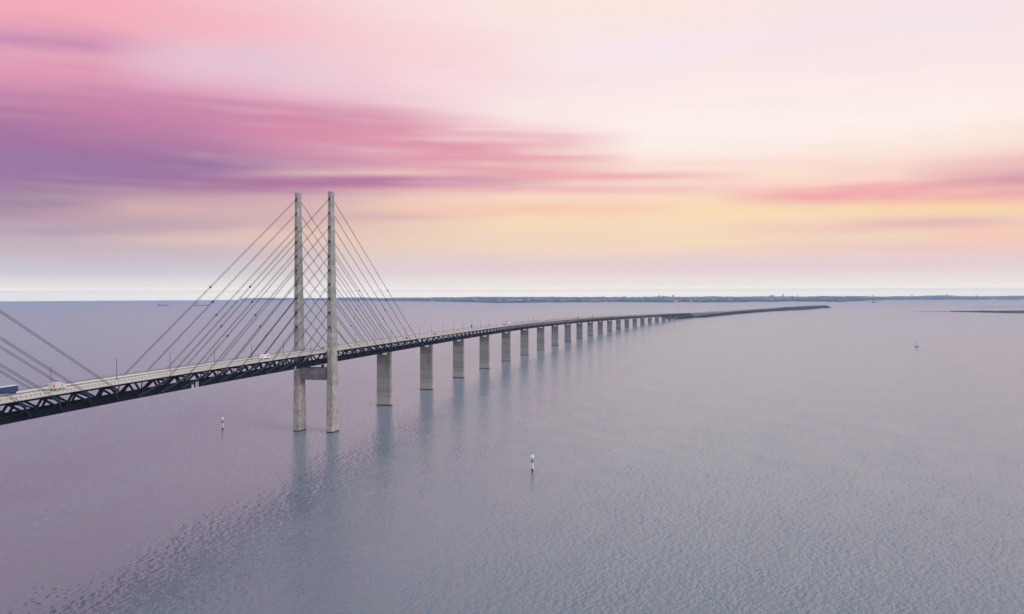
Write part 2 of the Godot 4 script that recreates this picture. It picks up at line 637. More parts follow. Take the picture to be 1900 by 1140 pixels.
func build_pylon(s: float, label: String) -> Node3D:
	var at := on_bridge(s, 0, 0)
	var p := thing("pylon", Vector3(at.x, sea_y(at.x, at.z), at.z), label, "pylon")
	p.basis = along(s)
	build_leg(p, 1.0, 0.0)
	build_leg(p, -1.0, 0.0)
	var inner := CABLE_PLANE - 2.6
	for k in 2:
		var st := new_st()
		var y0 := 44.0 + 5.2 * k
		box(st, Vector3(0, y0 + 2.6, 0), Vector3(2 * inner, 5.2 if k else 5.16, 7.6 - 0.06 * k))
		obj("crossbeam", st, M["concrete_%d" % (2 if k else 4)], p)
	for side in [-1.0, 1.0]:
		var st := new_st()
		box(st, Vector3(side * 6.4, 55.6, 0), Vector3(1.8, 2.4, 2.2))
		obj("bearing", st, M.weed, p)
	return p


func build_cables(pylon_s: float, who: String) -> void:
	# ten stays to each side in each plane, every stay a pair of strands
	var ordinal := ["topmost", "second", "third", "fourth", "fifth", "sixth", "seventh", "eighth", "ninth", "lowest"]
	for side in [1.0, -1.0]:
		for dir in [-1.0, 1.0]:
			for i in 10:
				var reach: float = 223.5 - 20.0 * i
				var s: float = pylon_s + dir * reach
				if pylon_s < -300 and dir < 0:
					continue
				var foot := on_bridge(s, side * CABLE_PLANE, -1.2)
				var h: float = 197.7 - 12.0 * i
				var d: float = lerpf(12.6, 6.6, h / 203.5) / 2.0 + 0.2
				var top := on_bridge(pylon_s + dir * d, side * CABLE_PLANE, 0)
				top.y = sea_y(top.x, top.z) + h - 0.4
				var leg := "leg before the roadway" if side > 0 else "leg behind the roadway"
				var way := "toward midspan" if dir * (1.0 if pylon_s > -300 else -1.0) < 0 else "toward the island"
				var rank: String = ordinal[i]
				var label := "%s paired stay cable of the %s, running %s" % [rank, leg, way]
				if pylon_s < -300:
					label = "%s paired stay cable near the blue truck, %s plane of cables" % [rank, "open-water" if side > 0 else "far-side"]
				var c := thing("stay_cable", foot, label, "cable", "stay cables " + who)
				var axis := (top - foot).normalized()
				var off := axis.cross(Vector3.UP).normalized().cross(axis).normalized() * 0.42
				for e in [-1.0, 1.0]:
					var st := new_st()
					tube(st, off * e, top - foot + off * e, 0.12, 0.12, 6)
					obj("strand", st, M.cable, c)
				if i < 5:
					var m: Vector3 = (top - foot) * (0.42 - 0.045 * i)
					var st := new_st()
					beam(st, m - axis * 0.55, m + axis * 0.55, 0.8, 1.35)
					obj("damper", st, M.dark, c)


func build_span(root: Node3D, s0: float, s1: float, tops: Array, lows: Array) -> void:
	# spot(s, t, y) gives a place in the span's own axes
	var n := maxi(1, int(round((s1 - s0) / 20.0)))
	var deck := new_st()
	var under := new_st()
	var lines := new_st()
	for i in n:
		var a := lerpf(s0, s1, float(i) / n)
		var b := lerpf(s0, s1, float(i + 1) / n)
		quad(deck, spot(a, -HALF_DECK, 0.9), spot(b, -HALF_DECK, 0.9), spot(b, HALF_DECK, 0.9), spot(a, HALF_DECK, 0.9))
		for side in [-1.0, 1.0]:
			quad(deck, spot(a, side * HALF_DECK, 0.9), spot(b, side * HALF_DECK, 0.9), spot(b, side * HALF_DECK, 0.0), spot(a, side * HALF_DECK, 0.0))
			quad(under, spot(a, side * HALF_DECK, 0.0), spot(b, side * HALF_DECK, 0.0), spot(b, side * 7.0, -0.35), spot(a, side * 7.0, -0.35))
			for e in [1.35, 10.35]:
				quad(lines, spot(a, side * (e - 0.12), 0.915), spot(b, side * (e - 0.12), 0.915), spot(b, side * (e + 0.12), 0.915), spot(a, side * (e + 0.12), 0.915))
			quad(lines, spot(a, side * 5.4, 0.915), spot(a + 6.0, side * 5.4, 0.915), spot(a + 6.0, side * 5.6, 0.915), spot(a, side * 5.6, 0.915))
		quad(under, spot(a, -7.0, -0.35), spot(b, -7.0, -0.35), spot(b, 7.0, -0.35), spot(a, 7.0, -0.35))
	var road := obj("road_deck", deck, M.road, root)
	obj("lane_marking", lines, M.paint, road)
	obj("deck_underside", under, M.steel, root)
	# crash barriers: posts and rails along both edges and the middle
	for t in [-11.45, 11.45, -0.55, 0.55]:
		var st := new_st()
		var edge: bool = absf(t) > 2
		var hi := 1.15 if edge else 0.8
		for i in n:
			var a := lerpf(s0, s1, float(i) / n)
			var b := lerpf(s0, s1, float(i + 1) / n)
			for y in ([0.55, 1.1] if edge else [0.65]):
				beam(st, spot(a, t, 0.9 + y), spot(b, t, 0.9 + y), 0.10, 0.16 if edge else 0.30)
			for k in 7:
				var s := lerpf(a, b, (k + 0.5) / 7.0)
				beam(st, spot(s, t, 0.9), spot(s, t, 0.9 + hi), 0.16, 0.16)
		obj("edge_barrier" if edge else "median_barrier", st, M.barrier, root)
	for side in [-1.0, 1.0]:
		var st := new_st()
		var sb := new_st()
		var wall := new_st()
		for i in n:
			var a := lerpf(s0, s1, float(i) / n)
			var b := lerpf(s0, s1, float(i + 1) / n)
			beam(st, spot(a, side * 6.9, -1.0), spot(b, side * 6.9, -1.0), 1.0, 1.3)
			beam(sb, spot(a, side * 6.5, -9.6), spot(b, side * 6.5, -9.6), 1.1, 1.5)
			beam(wall, spot(a, side * 5.6, -8.1), spot(b, side * 5.6, -8.1), 0.14, 1.5)
		obj("top_chord", st, M.steel, root)
		obj("bottom_chord", sb, M.steel, root)
		obj("trackside_wall", wall, M.steel, root)
		for k in tops.size():
			for m in lows.size():
				var gap: float = absf(tops[k] - lows[m])
				if gap < 15.5 and (lows[m] - tops[k]) != 0.0:
					# each top joint is tied to the low joint on either side of it
					var nearest := true
					for q in lows:
						if q != lows[m] and signf(q - tops[k]) == signf(lows[m] - tops[k]) and absf(q - tops[k]) < gap:
							nearest = false
					if nearest:
						var d := new_st()
						beam(d, spot(tops[k], side * 6.9, -1.5), spot(lows[m], side * 6.5, -9.0), 0.85, 0.95)
						obj("diagonal", d, M.steel, root)
	var floor_plate := new_st()
	var tracks := new_st()
	for i in n:
		var a := lerpf(s0, s1, float(i) / n)
		var b := lerpf(s0, s1, float(i + 1) / n)
		hexa(floor_plate, [spot(a, -5.9, -10.2), spot(a, 5.9, -10.2), spot(a, 5.9, -9.3), spot(a, -5.9, -9.3), spot(b, -5.9, -10.2), spot(b, 5.9, -10.2), spot(b, 5.9, -9.3), spot(b, -5.9, -9.3)])
		for t in [-3.0, -1.5, 1.5, 3.0]:
			beam(tracks, spot(a, t, -9.2), spot(b, t, -9.2), 0.15, 0.2)
	var fl := obj("rail_deck", floor_plate, M.rail_deck, root)
	obj("rail", tracks, M.galvanised, fl)
	for s in tops:
		if s > s0 + 0.5 and s < s1 - 0.5:
			var st := new_st()
			beam(st, spot(s, -6.4, -0.85), spot(s, 6.4, -0.85), 0.7, 0.95)
			obj("cross_beam", st, M.steel, root)


func outrigger(root: Node3D, s: float, lean: float) -> void:
	# a bracket that carries a stay past the edge of the deck: anchor box, arm to the top chord, strut to the bottom chord
	for side in [-1.0, 1.0]:
		var o := Node3D.new()
		put("outrigger", o, root)
		var tip: Vector3 = spot(s, side * CABLE_PLANE, -1.6)
		var st := new_st()
		beam(st, spot(s, side * 7.4, -1.1), spot(s, side * (CABLE_PLANE - 0.3), -1.5), 0.55, 1.0)
		obj("arm", st, M.steel, o)
		st = new_st()
		beam(st, tip, spot(s + lean * 13.0, side * 6.9, -9.3), 0.6, 0.9)
		obj("strut", st, M.steel_bracket, o)
		st = new_st()
		var a: Vector3 = spot(s - lean * 1.4, side * CABLE_PLANE, -0.75)
		var b: Vector3 = spot(s + lean * 2.0, side * (CABLE_PLANE - 0.4), -2.7)
		beam(st, a, b, 1.2, 1.5)
		obj("anchor_box", st, M.steel_bracket, o)


func build_pier(s: float, label: String, k: int) -> void:
	var at := on_bridge(s, 0, 0)
	var base := sea_y(at.x, at.z)
	var top := at.y - 10.35 - base          # underside of the girder above the water
	var p := thing("bridge_pier", Vector3(at.x, base, at.z), label, "pier", "concrete piers of the approach bridge")
	p.basis = along(s)
	var head := top - 3.0
	var y := -1.5
	var wide := 15.0
	var deep := 4.6
	while y < head - 0.1:
		var hi := minf(y + 5.0, head)
		if head - hi < 2.0:
			hi = head
		var st := new_st()
		var grow := 0.012 * (head - (y + hi) / 2.0)
		prism(st, chamfered(wide + grow - 0.30, deep + grow * 0.6 - 0.30, 0.4), chamfered(wide + grow - 0.30, deep + grow * 0.6 - 0.30, 0.4), y, y + 0.32)
		prism(st, chamfered(wide + grow, deep + grow * 0.6, 0.4), chamfered(wide + grow, deep + grow * 0.6, 0.4), y + 0.32, hi)
		var tone: int = [0, 1, 0, 2, 1, 0][rng.randi() % 6]
		if y < 9.0 and k < 8:
			tone = 3 if rng.randf() < 0.6 else 1
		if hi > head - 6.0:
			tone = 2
		obj("casting", st, M["pier_%d" % tone], p)
		y = hi
	for side in [-1.0, 1.0]:
		# the two horns that carry the bearings, with a gap between them
		var st := new_st()
		var w := wide / 2.0
		var d := deep / 2.0
		hexa(st, [Vector3(side * 2.6, head, -d), Vector3(side * w, head, -d), Vector3(side * w, top - 0.5, -d), Vector3(side * 4.6, top - 0.5, -d),
			Vector3(side * 2.6, head, d), Vector3(side * w, head, d), Vector3(side * w, top - 0.5, d), Vector3(side * 4.6, top - 0.5, d)])
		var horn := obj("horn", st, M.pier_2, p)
		st = new_st()
		box(st, Vector3(side * 6.3, top - 0.2, 0), Vector3(1.5, 0.6, 1.8))
		obj("bearing", st, M.weed, horn)
	var wl := new_st()
	var g := 0.012 * head + 0.35
	prism(wl, chamfered(wide + g, deep + g * 0.6, 0.4), chamfered(wide + g, deep + g * 0.6, 0.4), -1.5, 1.1)
	obj("waterline_weed", wl, M.weed, p)
	if k < 2:
		# orange lichen run down the east face and the corner
		var run := new_st()
		for j in 26:
			var x := 3.4 + rng.randf_range(-1.3, 1.3) if j < 18 else wide / 2.0 - 0.5 + rng.randf_range(-0.1, 0.1)
			var yy := head - rng.randf_range(1.0, 19.0)
			var l := rng.randf_range(0.8, 3.2)
			var w := rng.randf_range(0.12, 0.45)
			var zf := deep / 2.0 + 0.012 * (head - yy) * 0.3 + 0.13 + j * 0.002
			quad(run, Vector3(x - w, yy - l, zf), Vector3(x + w * 0.6, yy - l * 0.9, zf), Vector3(x + w * 0.8, yy + l * 0.8, zf), Vector3(x - w * 0.7, yy + l, zf))
		obj("lichen", run, M.lichen, p)


func build_bridge() -> void:
	# main span between the pylons: joints mirror about its middle and lean with the stays
	var tops := [-245.0]
	var lows := []
	for k in 12:
		var d := 3.5 + 20.0 * k
		tops.append(-d)
		tops.append(-490.0 + d)
		lows.append(-d - 14.0)
		lows.append(-490.0 + d + 14.0)
	var o := on_bridge(-490, 0, 0)
	var g := thing("main_span_girder", o, "dark steel truss girder carrying the road deck between the tall pylons", "bridge girder")
	span_origin = o
	build_span(g, -490.0, 0.0, tops, lows)
	for i in 10:
		outrigger(g, -(223.5 - 20.0 * i), -1.0)
		outrigger(g, -490.0 + 223.5 - 20.0 * i, 1.0)
	# the two side spans beyond the pylon
	var side_tops := []
	var side_lows := []
	for k in 16:
		side_tops.append(3.5 + 20.0 * k)
		side_lows.append(-2.5 + 20.0 * k)
	var cuts := [[0.0, 160.0, "dark truss girder span with stays, from the pylon to the first wide pier"], [160.0, 301.0, "dark truss girder span holding the last stays, first to second pier"]]
	for c in cuts:
		o = on_bridge(c[0], 0, 0)
		g = thing("side_span_girder", o, c[2], "bridge girder", "side span girders")
		span_origin = o
		var t_in := []
		var l_in := []
		for k in 16:
			if side_tops[k] >= c[0] and side_tops[k] < c[1]:
				t_in.append(side_tops[k])
			if side_lows[k] >= c[0] - 3.0 and side_lows[k] < c[1] + 10.0:
				l_in.append(side_lows[k])
		build_span(g, c[0], c[1], t_in, l_in)
		for i in 10:
			var s: float = 223.5 - 20.0 * i
			if s >= c[0] and s < c[1]:
				outrigger(g, s, 1.0)
	build_pylon(0.0, "tall grey concrete pylon with two tapering legs and a crossbeam under the deck")
	build_pylon(-490.0, "other two-legged concrete pylon holding the cables above the blue truck")
	build_cables(0.0, "of the two-legged pylon")
	build_cables(-490.0, "coming down near the blue truck")

	# approach spans: one is built, the others are copies laid along the curve
	var ends := [301.0]
	for k in 18:
		ends.append(ends[-1] + 140.0)
	for k in 4:
		ends.append(ends[-1] + 120.0)
	var made := {}
	var count := ORDINAL.slice(1)
	for k in ends.size() - 1:
		var a: Vector3 = on_bridge(ends[k], 0, 0)
		var b: Vector3 = on_bridge(ends[k + 1], 0, 0)
		var long: float = ends[k + 1] - ends[k]
		var label := "dark truss girder span from the %s pier toward the island" % count[k]
		var span: Node3D
		if made.has(long):
			span = made[long].duplicate()
			put("approach_span_girder", span)
			tag(span, label, "bridge girder", "approach span girders")
		else:
			span = thing("approach_span_girder", a, label, "bridge girder", "approach span girders")
			var t := []
			var l := []
			for i in int(long / 20.0):
				t.append(10.0 + 20.0 * i)
				l.append(20.0 * i)
			l.append(long)
			span_straight = true
			build_span(span, 0.0, long, t, l)
			span_straight = false
			made[long] = span
		var back := (a - b).normalized()
		var right := Vector3.UP.cross(back).normalized()
		span.transform = Transform3D(Basis(right, back.cross(right), back), a)
	# piers
	build_pier(160.0, "first wide concrete pier beyond the pylon, streaked with orange lichen", 0)
	for k in ends.size() - 1:
		build_pier(ends[k], "%s concrete pier beyond the pylon, counted toward the island" % count[k], k + 1)
	# abutment where the bridge lands
	var e := on_bridge(3301.0, 0, 0)
	var base := sea_y(e.x, e.z)
	var ab := thing("bridge_abutment", Vector3(e.x, base, e.z), "low concrete abutment where the bridge lands on the green island", "abutment")
	ab.basis = along(3301.0)
	var st := new_st()
	box(st, Vector3(0, 5.0, -13), Vector3(22, 12.4, 26))
	obj("bank_seat", st, M.pier_2, ab)
	for side in [-1.0, 1.0]:
		st = new_st()
		hexa(st, [Vector3(side * 11, -1, -2), Vector3(side * 12.5, -1, -2), Vector3(side * 12.5, 20.6, -2), Vector3(side * 11, 20.6, -2),
			Vector3(side * 11, -1, -75), Vector3(side * 12.5, -1, -75), Vector3(side * 12.5, 19.4, -75), Vector3(side * 11, 19.4, -75)])
		obj("wing_wall", st, M.pier_0, ab)


# ---------------------------------------------------------------- on the deck

func build_lamps() -> void:
	var first: Node3D
	var spots := []
	for k in 33:
		spots.append(-293.0 + 47.3 * k)
	var s := -293.0 + 47.3 * 33
	while s < 3280.0:
		spots.append(s)
		s += 47.3
	for k in spots.size():
		if spots[k] > 2600:
			break
		var o: Node3D
		if first == null:
			o = thing("lamp_post", Vector3.ZERO, "", "lamp post")
			var st := new_st()
			tube(st, Vector3(0, 0, 0), Vector3(0, 11.6, 0), 0.20, 0.13, 6)
			obj("pole", st, M.pole, o)
			st = new_st()
			box(st, Vector3(0, 0.45, 0), Vector3(0.7, 0.9, 0.9))
			obj("footing", st, M.barrier, o)
			for side in [-1.0, 1.0]:
				st = new_st()
				beam(st, Vector3(side * 0.05, 11.5, 0), Vector3(side * 0.9, 11.75, 0), 0.24, 0.12)
				obj("lamp_head", st, M.galvanised, o)
			first = o
		else:
			o = first.duplicate()
			put("lamp_post", o)
		o.transform = Transform3D(along(spots[k]), on_bridge(spots[k], 0, 0.9))
		var place_name := "the main span"
		var from := -490.0
		if spots[k] >= 301.0:
			var pier := mini(int((spots[k] - 301.0) / 140.0), 17)
			from = 301.0 + 140.0 * pier
			place_name = "the span after the %s pier" % ORDINAL[pier + 1]
		elif spots[k] >= 160.0:
			from = 160.0
			place_name = "the span after the first pier"
		elif spots[k] >= 0.0:
			from = 0.0
			place_name = "the span between pylon and first pier"
		var rank: int = int((spots[k] - from) / 47.3)
		var label := "slim grey lamp post, %s on %s" % [ORDINAL[rank], place_name]
		if spots[k] < 0.0:
			label = "slim grey lamp post, %s before the pylon on the main span" % ORDINAL[int(-spots[k] / 47.3)]
		tag(o, label, "lamp post", "lamp posts along the median")


func wheels(root: Node3D, half: float, spots: Array, r := 0.5) -> void:
	for z in spots:
		for side in [-1.0, 1.0]:
			var st := new_st()
			tube(st, Vector3(side * (half - 0.28), r, z), Vector3(side * half, r, z), r, r, 10)
			obj("wheel", st, M.rubber, root)


func place(o: Node3D, s: float, t: float) -> void:
	var heading := along(s)
	if t < 0:
		heading = heading * Basis(Vector3.UP, PI)
	o.transform = Transform3D(heading, on_bridge(s, t, 0.91))


func rounded_hull(st: SurfaceTool, half: float, side_profile: Array) -> void:
	# side_profile: (z, y) round the outline; sides lean in a little towards the roof
	var n := side_profile.size()
	var top := 0.0
	for p in side_profile:
		top = maxf(top, p.y)
	var right := []
	var left := []
	for p in side_profile:
		var w: float = half * (1.0 - 0.16 * smoothstep(0.55, 1.0, p.y / top))
		right.append(Vector3(w, p.y, p.x))
		left.append(Vector3(-w, p.y, p.x))
	for i in n:
		var j := (i + 1) % n
		quad(st, right[i], left[i], left[j], right[j])
	var flat := PackedVector2Array()
	for p in side_profile:
		flat.append(p)
	var ix := Geometry2D.triangulate_polygon(flat)
	for i in range(0, ix.size(), 3):
		tri(st, right[ix[i]], right[ix[i + 1]], right[ix[i + 2]])
		tri(st, left[ix[i]], left[ix[i + 2]], left[ix[i + 1]])


func car(s: float, t: float, paint: Material, label: String, tall := 1.45) -> void:
	var o := thing("car", Vector3.ZERO, label, "car", "cars on the bridge")
	var st := new_st()
	rounded_hull(st, 0.9, [Vector2(2.2, 0.35), Vector2(2.2, 0.85), Vector2(1.9, 0.95), Vector2(1.5, tall - 0.05), Vector2(-0.3, tall), Vector2(-1.0, 0.98), Vector2(-2.1, 0.8), Vector2(-2.25, 0.4)])
	obj("body", st, paint, o)
	st = new_st()
	quad(st, Vector3(-0.7, 1.0, -0.99), Vector3(0.7, 1.0, -0.99), Vector3(0.64, tall - 0.06, -0.36), Vector3(-0.64, tall - 0.06, -0.36))
	for side in [-1.0, 1.0]:
		quad(st, Vector3(side * 0.87, 1.0, 1.5), Vector3(side * 0.87, 1.0, -0.8), Vector3(side * 0.79, tall - 0.12, -0.3), Vector3(side * 0.79, tall - 0.12, 1.3))
	obj("window", st, M.glass, o)
	wheels(o, 0.9, [-1.4, 1.4], 0.33)
	place(o, s, t)


func van(s: float, t: float, long: float, paint: Material, label: String) -> void:
	var o := thing("coach", Vector3.ZERO, label, "coach")
	var h := long / 2.0
	var st := new_st()
	rounded_hull(st, 1.25, [Vector2(h, 0.5), Vector2(h, 3.2), Vector2(h - 0.3, 3.4), Vector2(-h + 1.3, 3.4), Vector2(-h + 0.5, 2.9), Vector2(-h, 1.3), Vector2(-h, 0.5)])
	obj("body", st, paint, o)
	st = new_st()
	quad(st, Vector3(-1.1, 1.45, -h - 0.02), Vector3(1.1, 1.45, -h - 0.02), Vector3(1.0, 2.85, -h + 0.44), Vector3(-1.0, 2.85, -h + 0.44))
	for side in [-1.0, 1.0]:
		for k in 5:
			var z := -h + 1.0 + k * 0.95
			quad(st, Vector3(side * 1.27, 1.7, z), Vector3(side * 1.27, 1.7, z + 0.75), Vector3(side * 1.2, 2.6, z + 0.75), Vector3(side * 1.2, 2.6, z))
	obj("window", st, M.glass, o)
	st = new_st()
	box(st, Vector3(0, 0.65, 0.6), Vector3(2.54, 0.5, long * 0.5))
	obj("skirt", st, M.dark, o)
	wheels(o, 1.25, [-h + 2.0, h - 2.4], 0.48)
	place(o, s, t)


func truck(s: float, t: float, box_paint: Material, cab_paint: Material, long: float, label: String, roof: Material = null, stripe: Material = null) -> void:
	var o := thing("truck", Vector3.ZERO, label, "truck")
	var st := new_st()
	var h := long / 2.0
	box(st, Vector3(0, 2.45, 1.5), Vector3(2.55, 2.9, long - 3.0))
	var trailer := obj("trailer", st, box_paint, o)
	if roof:
		st = new_st()
		box(st, Vector3(0, 3.95, 1.5), Vector3(2.5, 0.1, long - 3.05))
		obj("roof", st, roof, trailer)
	if stripe:
		st = new_st()
		box(st, Vector3(0, 2.5, h - 0.6), Vector3(2.6, 2.6, 0.7))
		obj("stripe", st, stripe, trailer)
	st = new_st()
	rounded_hull(st, 1.24, [Vector2(-h + 2.2, 0.6), Vector2(-h + 2.2, 3.5), Vector2(-h + 0.7, 3.2), Vector2(-h + 0.15, 1.9), Vector2(-h, 0.6)])
	var cab := obj("cab", st, cab_paint, o)
	st = new_st()
	quad(st, Vector3(-1.1, 1.95, -h + 0.13), Vector3(1.1, 1.95, -h + 0.13), Vector3(1.0, 3.0, -h + 0.58), Vector3(-1.0, 3.0, -h + 0.58))
	obj("windscreen", st, M.glass, cab)
	st = new_st()
	box(st, Vector3(0, 0.85, 0.5), Vector3(1.2, 0.3, long - 1.6))
	obj("chassis", st, M.dark, o)
	wheels(o, 1.25, [-h + 1.4, h - 1.6, h - 2.9] if long > 9 else [-h + 1.4, h - 1.4])
	place(o, s, t)


func build_traffic() -> void:
	truck(-316.0, -6.5, M.blue_paint, M.white, 16.5, "blue box trailer truck with a pale roof on the main span", M.white)
	truck(-293.5, 4.2, M.dull_white, M.dull_white, 8.5, "white box truck with a red stripe at its tail", null, M.red_paint)
	van(-93.5, 5.0, 10.5, M.white, "white coach driving on the main span toward the pylon")
	var silver := sheen(lin(0.55, 0.56, 0.58), 0.3, 0.4)
	var black := sheen(lin(0.02, 0.02, 0.025), 0.25)
	var grey := sheen(lin(0.10, 0.11, 0.12), 0.3)
	car(15.0, -6.0, M.white, "small white car passing between the pylon legs")
	car(24.0, -5.0, grey, "dark grey car passing between the pylon legs")
	car(217.0, 5.0, black, "black car near the last cable of the side span", 1.6)
	car(334.0, -6.0, M.white, "white car on the far carriageway past the second pier", 1.9)
	car(318.0, 5.0, black, "black car on the near carriageway past the second pier", 1.6)
	car(661.0, -6.0, M.white, "white car alone behind the white truck convoy", 2.0)
	car(676.0, 3.0, M.white, "white car beside a black one, nearing the white truck", 1.8)
	car(697.0, 5.0, black, "black car just ahead of the white truck on the approach", 1.6)
	truck(764.0, -5.0, M.white, M.white, 13.0, "all-white truck on the approach bridge")
	car(817.0, 5.0, black, "black car following the all-white truck", 1.6)
	car(850.0, -5.0, silver, "silver car behind the all-white truck on the approach", 1.6)
	car(934.0, 5.0, grey, "dark grey car beside the blue road sign", 1.6)
	car(978.0, 5.0, M.white, "white car by the cream-coloured truck", 1.7)
	truck(1052.0, -5.0, sheen(lin(0.72, 0.66, 0.56), 0.5), M.white, 15.0, "cream-coloured box truck on the approach bridge")
	car(1073.0, -5.5, black, "black car just behind the cream-coloured truck", 1.8)
	truck(1375.0, 5.0, grey, black, 11.0, "dark grey truck far along the approach bridge")
	truck(1567.0, 5.0, black, black, 10.0, "black truck beyond the dark grey one")
	truck(2746.0, -5.0, M.blue_paint, M.white, 16.0, "blue truck near the island end of the bridge")
	car(2785.0, 5.0, black, "black car near the island end of the bridge", 1.7)


func build_signs() -> void:
	# two white boards hung on the girder for shipping, with dark marks
	for k in 2:
		var s := -186.5 + 4.6 * k
		var o := thing("navigation_board", on_bridge(s, 7.3, -9.6), "white navigation board with %s, hung on the truss" % ("a dark notch at its top" if k == 0 else "a grey upright mark"), "sign", "white boards on the main span")
		o.basis = along(s)
		var high := 2.9 if k == 0 else 3.7
		var st := new_st()
		box(st, Vector3(0, high / 2.0 - 1.0, 0), Vector3(0.15, high, 2.4 if k == 0 else 3.0))
		obj("board", st, M.dull_white, o)
		st = new_st()
		if k == 0:
			tri(st, Vector3(0.09, high - 1.0, -0.8), Vector3(0.09, high - 1.0, 0.8), Vector3(0.09, high - 2.1, 0.0))
		else:
			box(st, Vector3(0.1, high / 2.0 - 0.9, 0.0), Vector3(0.06, high * 0.66, 0.9))
		obj("mark", st, M.dark if k == 0 else M.galvanised, o)
	var g := thing("channel_sign", on_bridge(-51.0, 7.3, -9.4), "small green and white sign on the truss beside the pylon", "sign")
	g.basis = along(-51.0)
	var st := new_st()
	box(st, Vector3(0, 0, 0), Vector3(0.15, 3.0, 2.2))
	obj("board", st, M.white, g)
	st = new_st()
	box(st, Vector3(0.1, -0.35, 0), Vector3(0.06, 2.0, 1.7))
	obj("field", st, M.green_paint, g)
	# a dark message board on a post and a blue sign by the far carriageway
	var v := thing("message_board", on_bridge(509.0, -0.2, 0.9), "tall dark sign post in the median past the third pier", "sign")
	v.basis = along(509.0)
	st = new_st()
	tube(st, Vector3.ZERO, Vector3(0, 3.0, 0), 0.14, 0.14)
	obj("post", st, M.dark, v)
	st = new_st()
	box(st, Vector3(0, 4.5, 0), Vector3(1.5, 3.6, 0.5))
	obj("panel", st, M.dark, v)
	for q in [[986.0, "small blue road sign on a post by the far carriageway"], [770.0, "small blue road sign behind the all-white truck"]]:
		var b := thing("road_sign", on_bridge(q[0], -11.9, 0.9), q[1], "sign", "blue road signs")
		b.basis = along(q[0])
		st = new_st()
		tube(st, Vector3.ZERO, Vector3(0, 3.6, 0), 0.08, 0.08)
		obj("post", st, M.galvanised, b)
		st = new_st()
		box(st, Vector3(0, 4.2, 0.1), Vector3(1.7, 1.7, 0.08))
		obj("panel", st, M.blue_paint, b)


# ---------------------------------------------------------------- on the water

func beacon(x: float, forward: float, label: String) -> void:
	var o := thing("channel_beacon", at_sea(x, forward), label, "beacon", "green and white channel beacons")
	var st := new_st()
	tube(st, Vector3(0, -2, 0), Vector3(0, 1.2, 0), 0.55, 0.55, 14)
	tube(st, Vector3(0, 1.2, 0), Vector3(0, 2.0, 0), 0.55, 0.85, 14)
	obj("pile", st, M.weed, o)
	st = new_st()
	tube(st, Vector3(0, 2.0, 0), Vector3(0, 6.0, 0), 0.82, 0.80, 16)
	tube(st, Vector3(0, 8.2, 0), Vector3(0, 9.9, 0), 0.79, 0.78, 16)
	obj("shaft", st, M.white, o)
	st = new_st()
	tube(st, Vector3(0, 6.0, 0), Vector3(0, 8.2, 0), 0.83, 0.82, 16)
	obj("green_band", st, M.green_paint, o)
	st = new_st()
	tube(st, Vector3(0, 9.9, 0), Vector3(0, 10.1, 0), 1.35, 1.35, 16)
	var gallery := obj("gallery", st, M.white, o)
	st = new_st()
	for i in 10:
		var a := TAU * i / 10.0
		var b := TAU * (i + 1) / 10.0
		var p := Vector3(cos(a) * 1.28, 10.1, sin(a) * 1.28)
		var q := Vector3(cos(b) * 1.28, 10.1, sin(b) * 1.28)
		tube(st, p, p + Vector3(0, 0.9, 0), 0.03, 0.03, 4)
		tube(st, p + Vector3(0, 0.9, 0), q + Vector3(0, 0.9, 0), 0.03, 0.03, 4)
	obj("railing", st, M.white, gallery)
	st = new_st()
	tube(st, Vector3(-0.15, 10.1, 0), Vector3(-0.15, 11.7, 0), 0.75, 0.25, 12)
	obj("lantern_house", st, M.white, o)
	st = new_st()
	tube(st, Vector3(-0.15, 11.7, 0), Vector3(-0.15, 12.1, 0), 0.16, 0.16, 8)
	tube(st, Vector3(-0.15, 12.1, 0), Vector3(-0.15, 12.7, 0), 0.30, 0.28, 10)
	obj("lantern", st, M.dark, o)
	st = new_st()
	for i in 9:
		beam(st, Vector3(-0.22, 2.3 + i * 0.85, 0.9), Vector3(0.22, 2.3 + i * 0.85, 0.9), 0.05, 0.05)
	for e in [-0.22, 0.22]:
		beam(st, Vector3(e, 2.0, 0.92), Vector3(e, 9.9, 0.92), 0.06, 0.06)
	obj("ladder", st, M.galvanised, o)


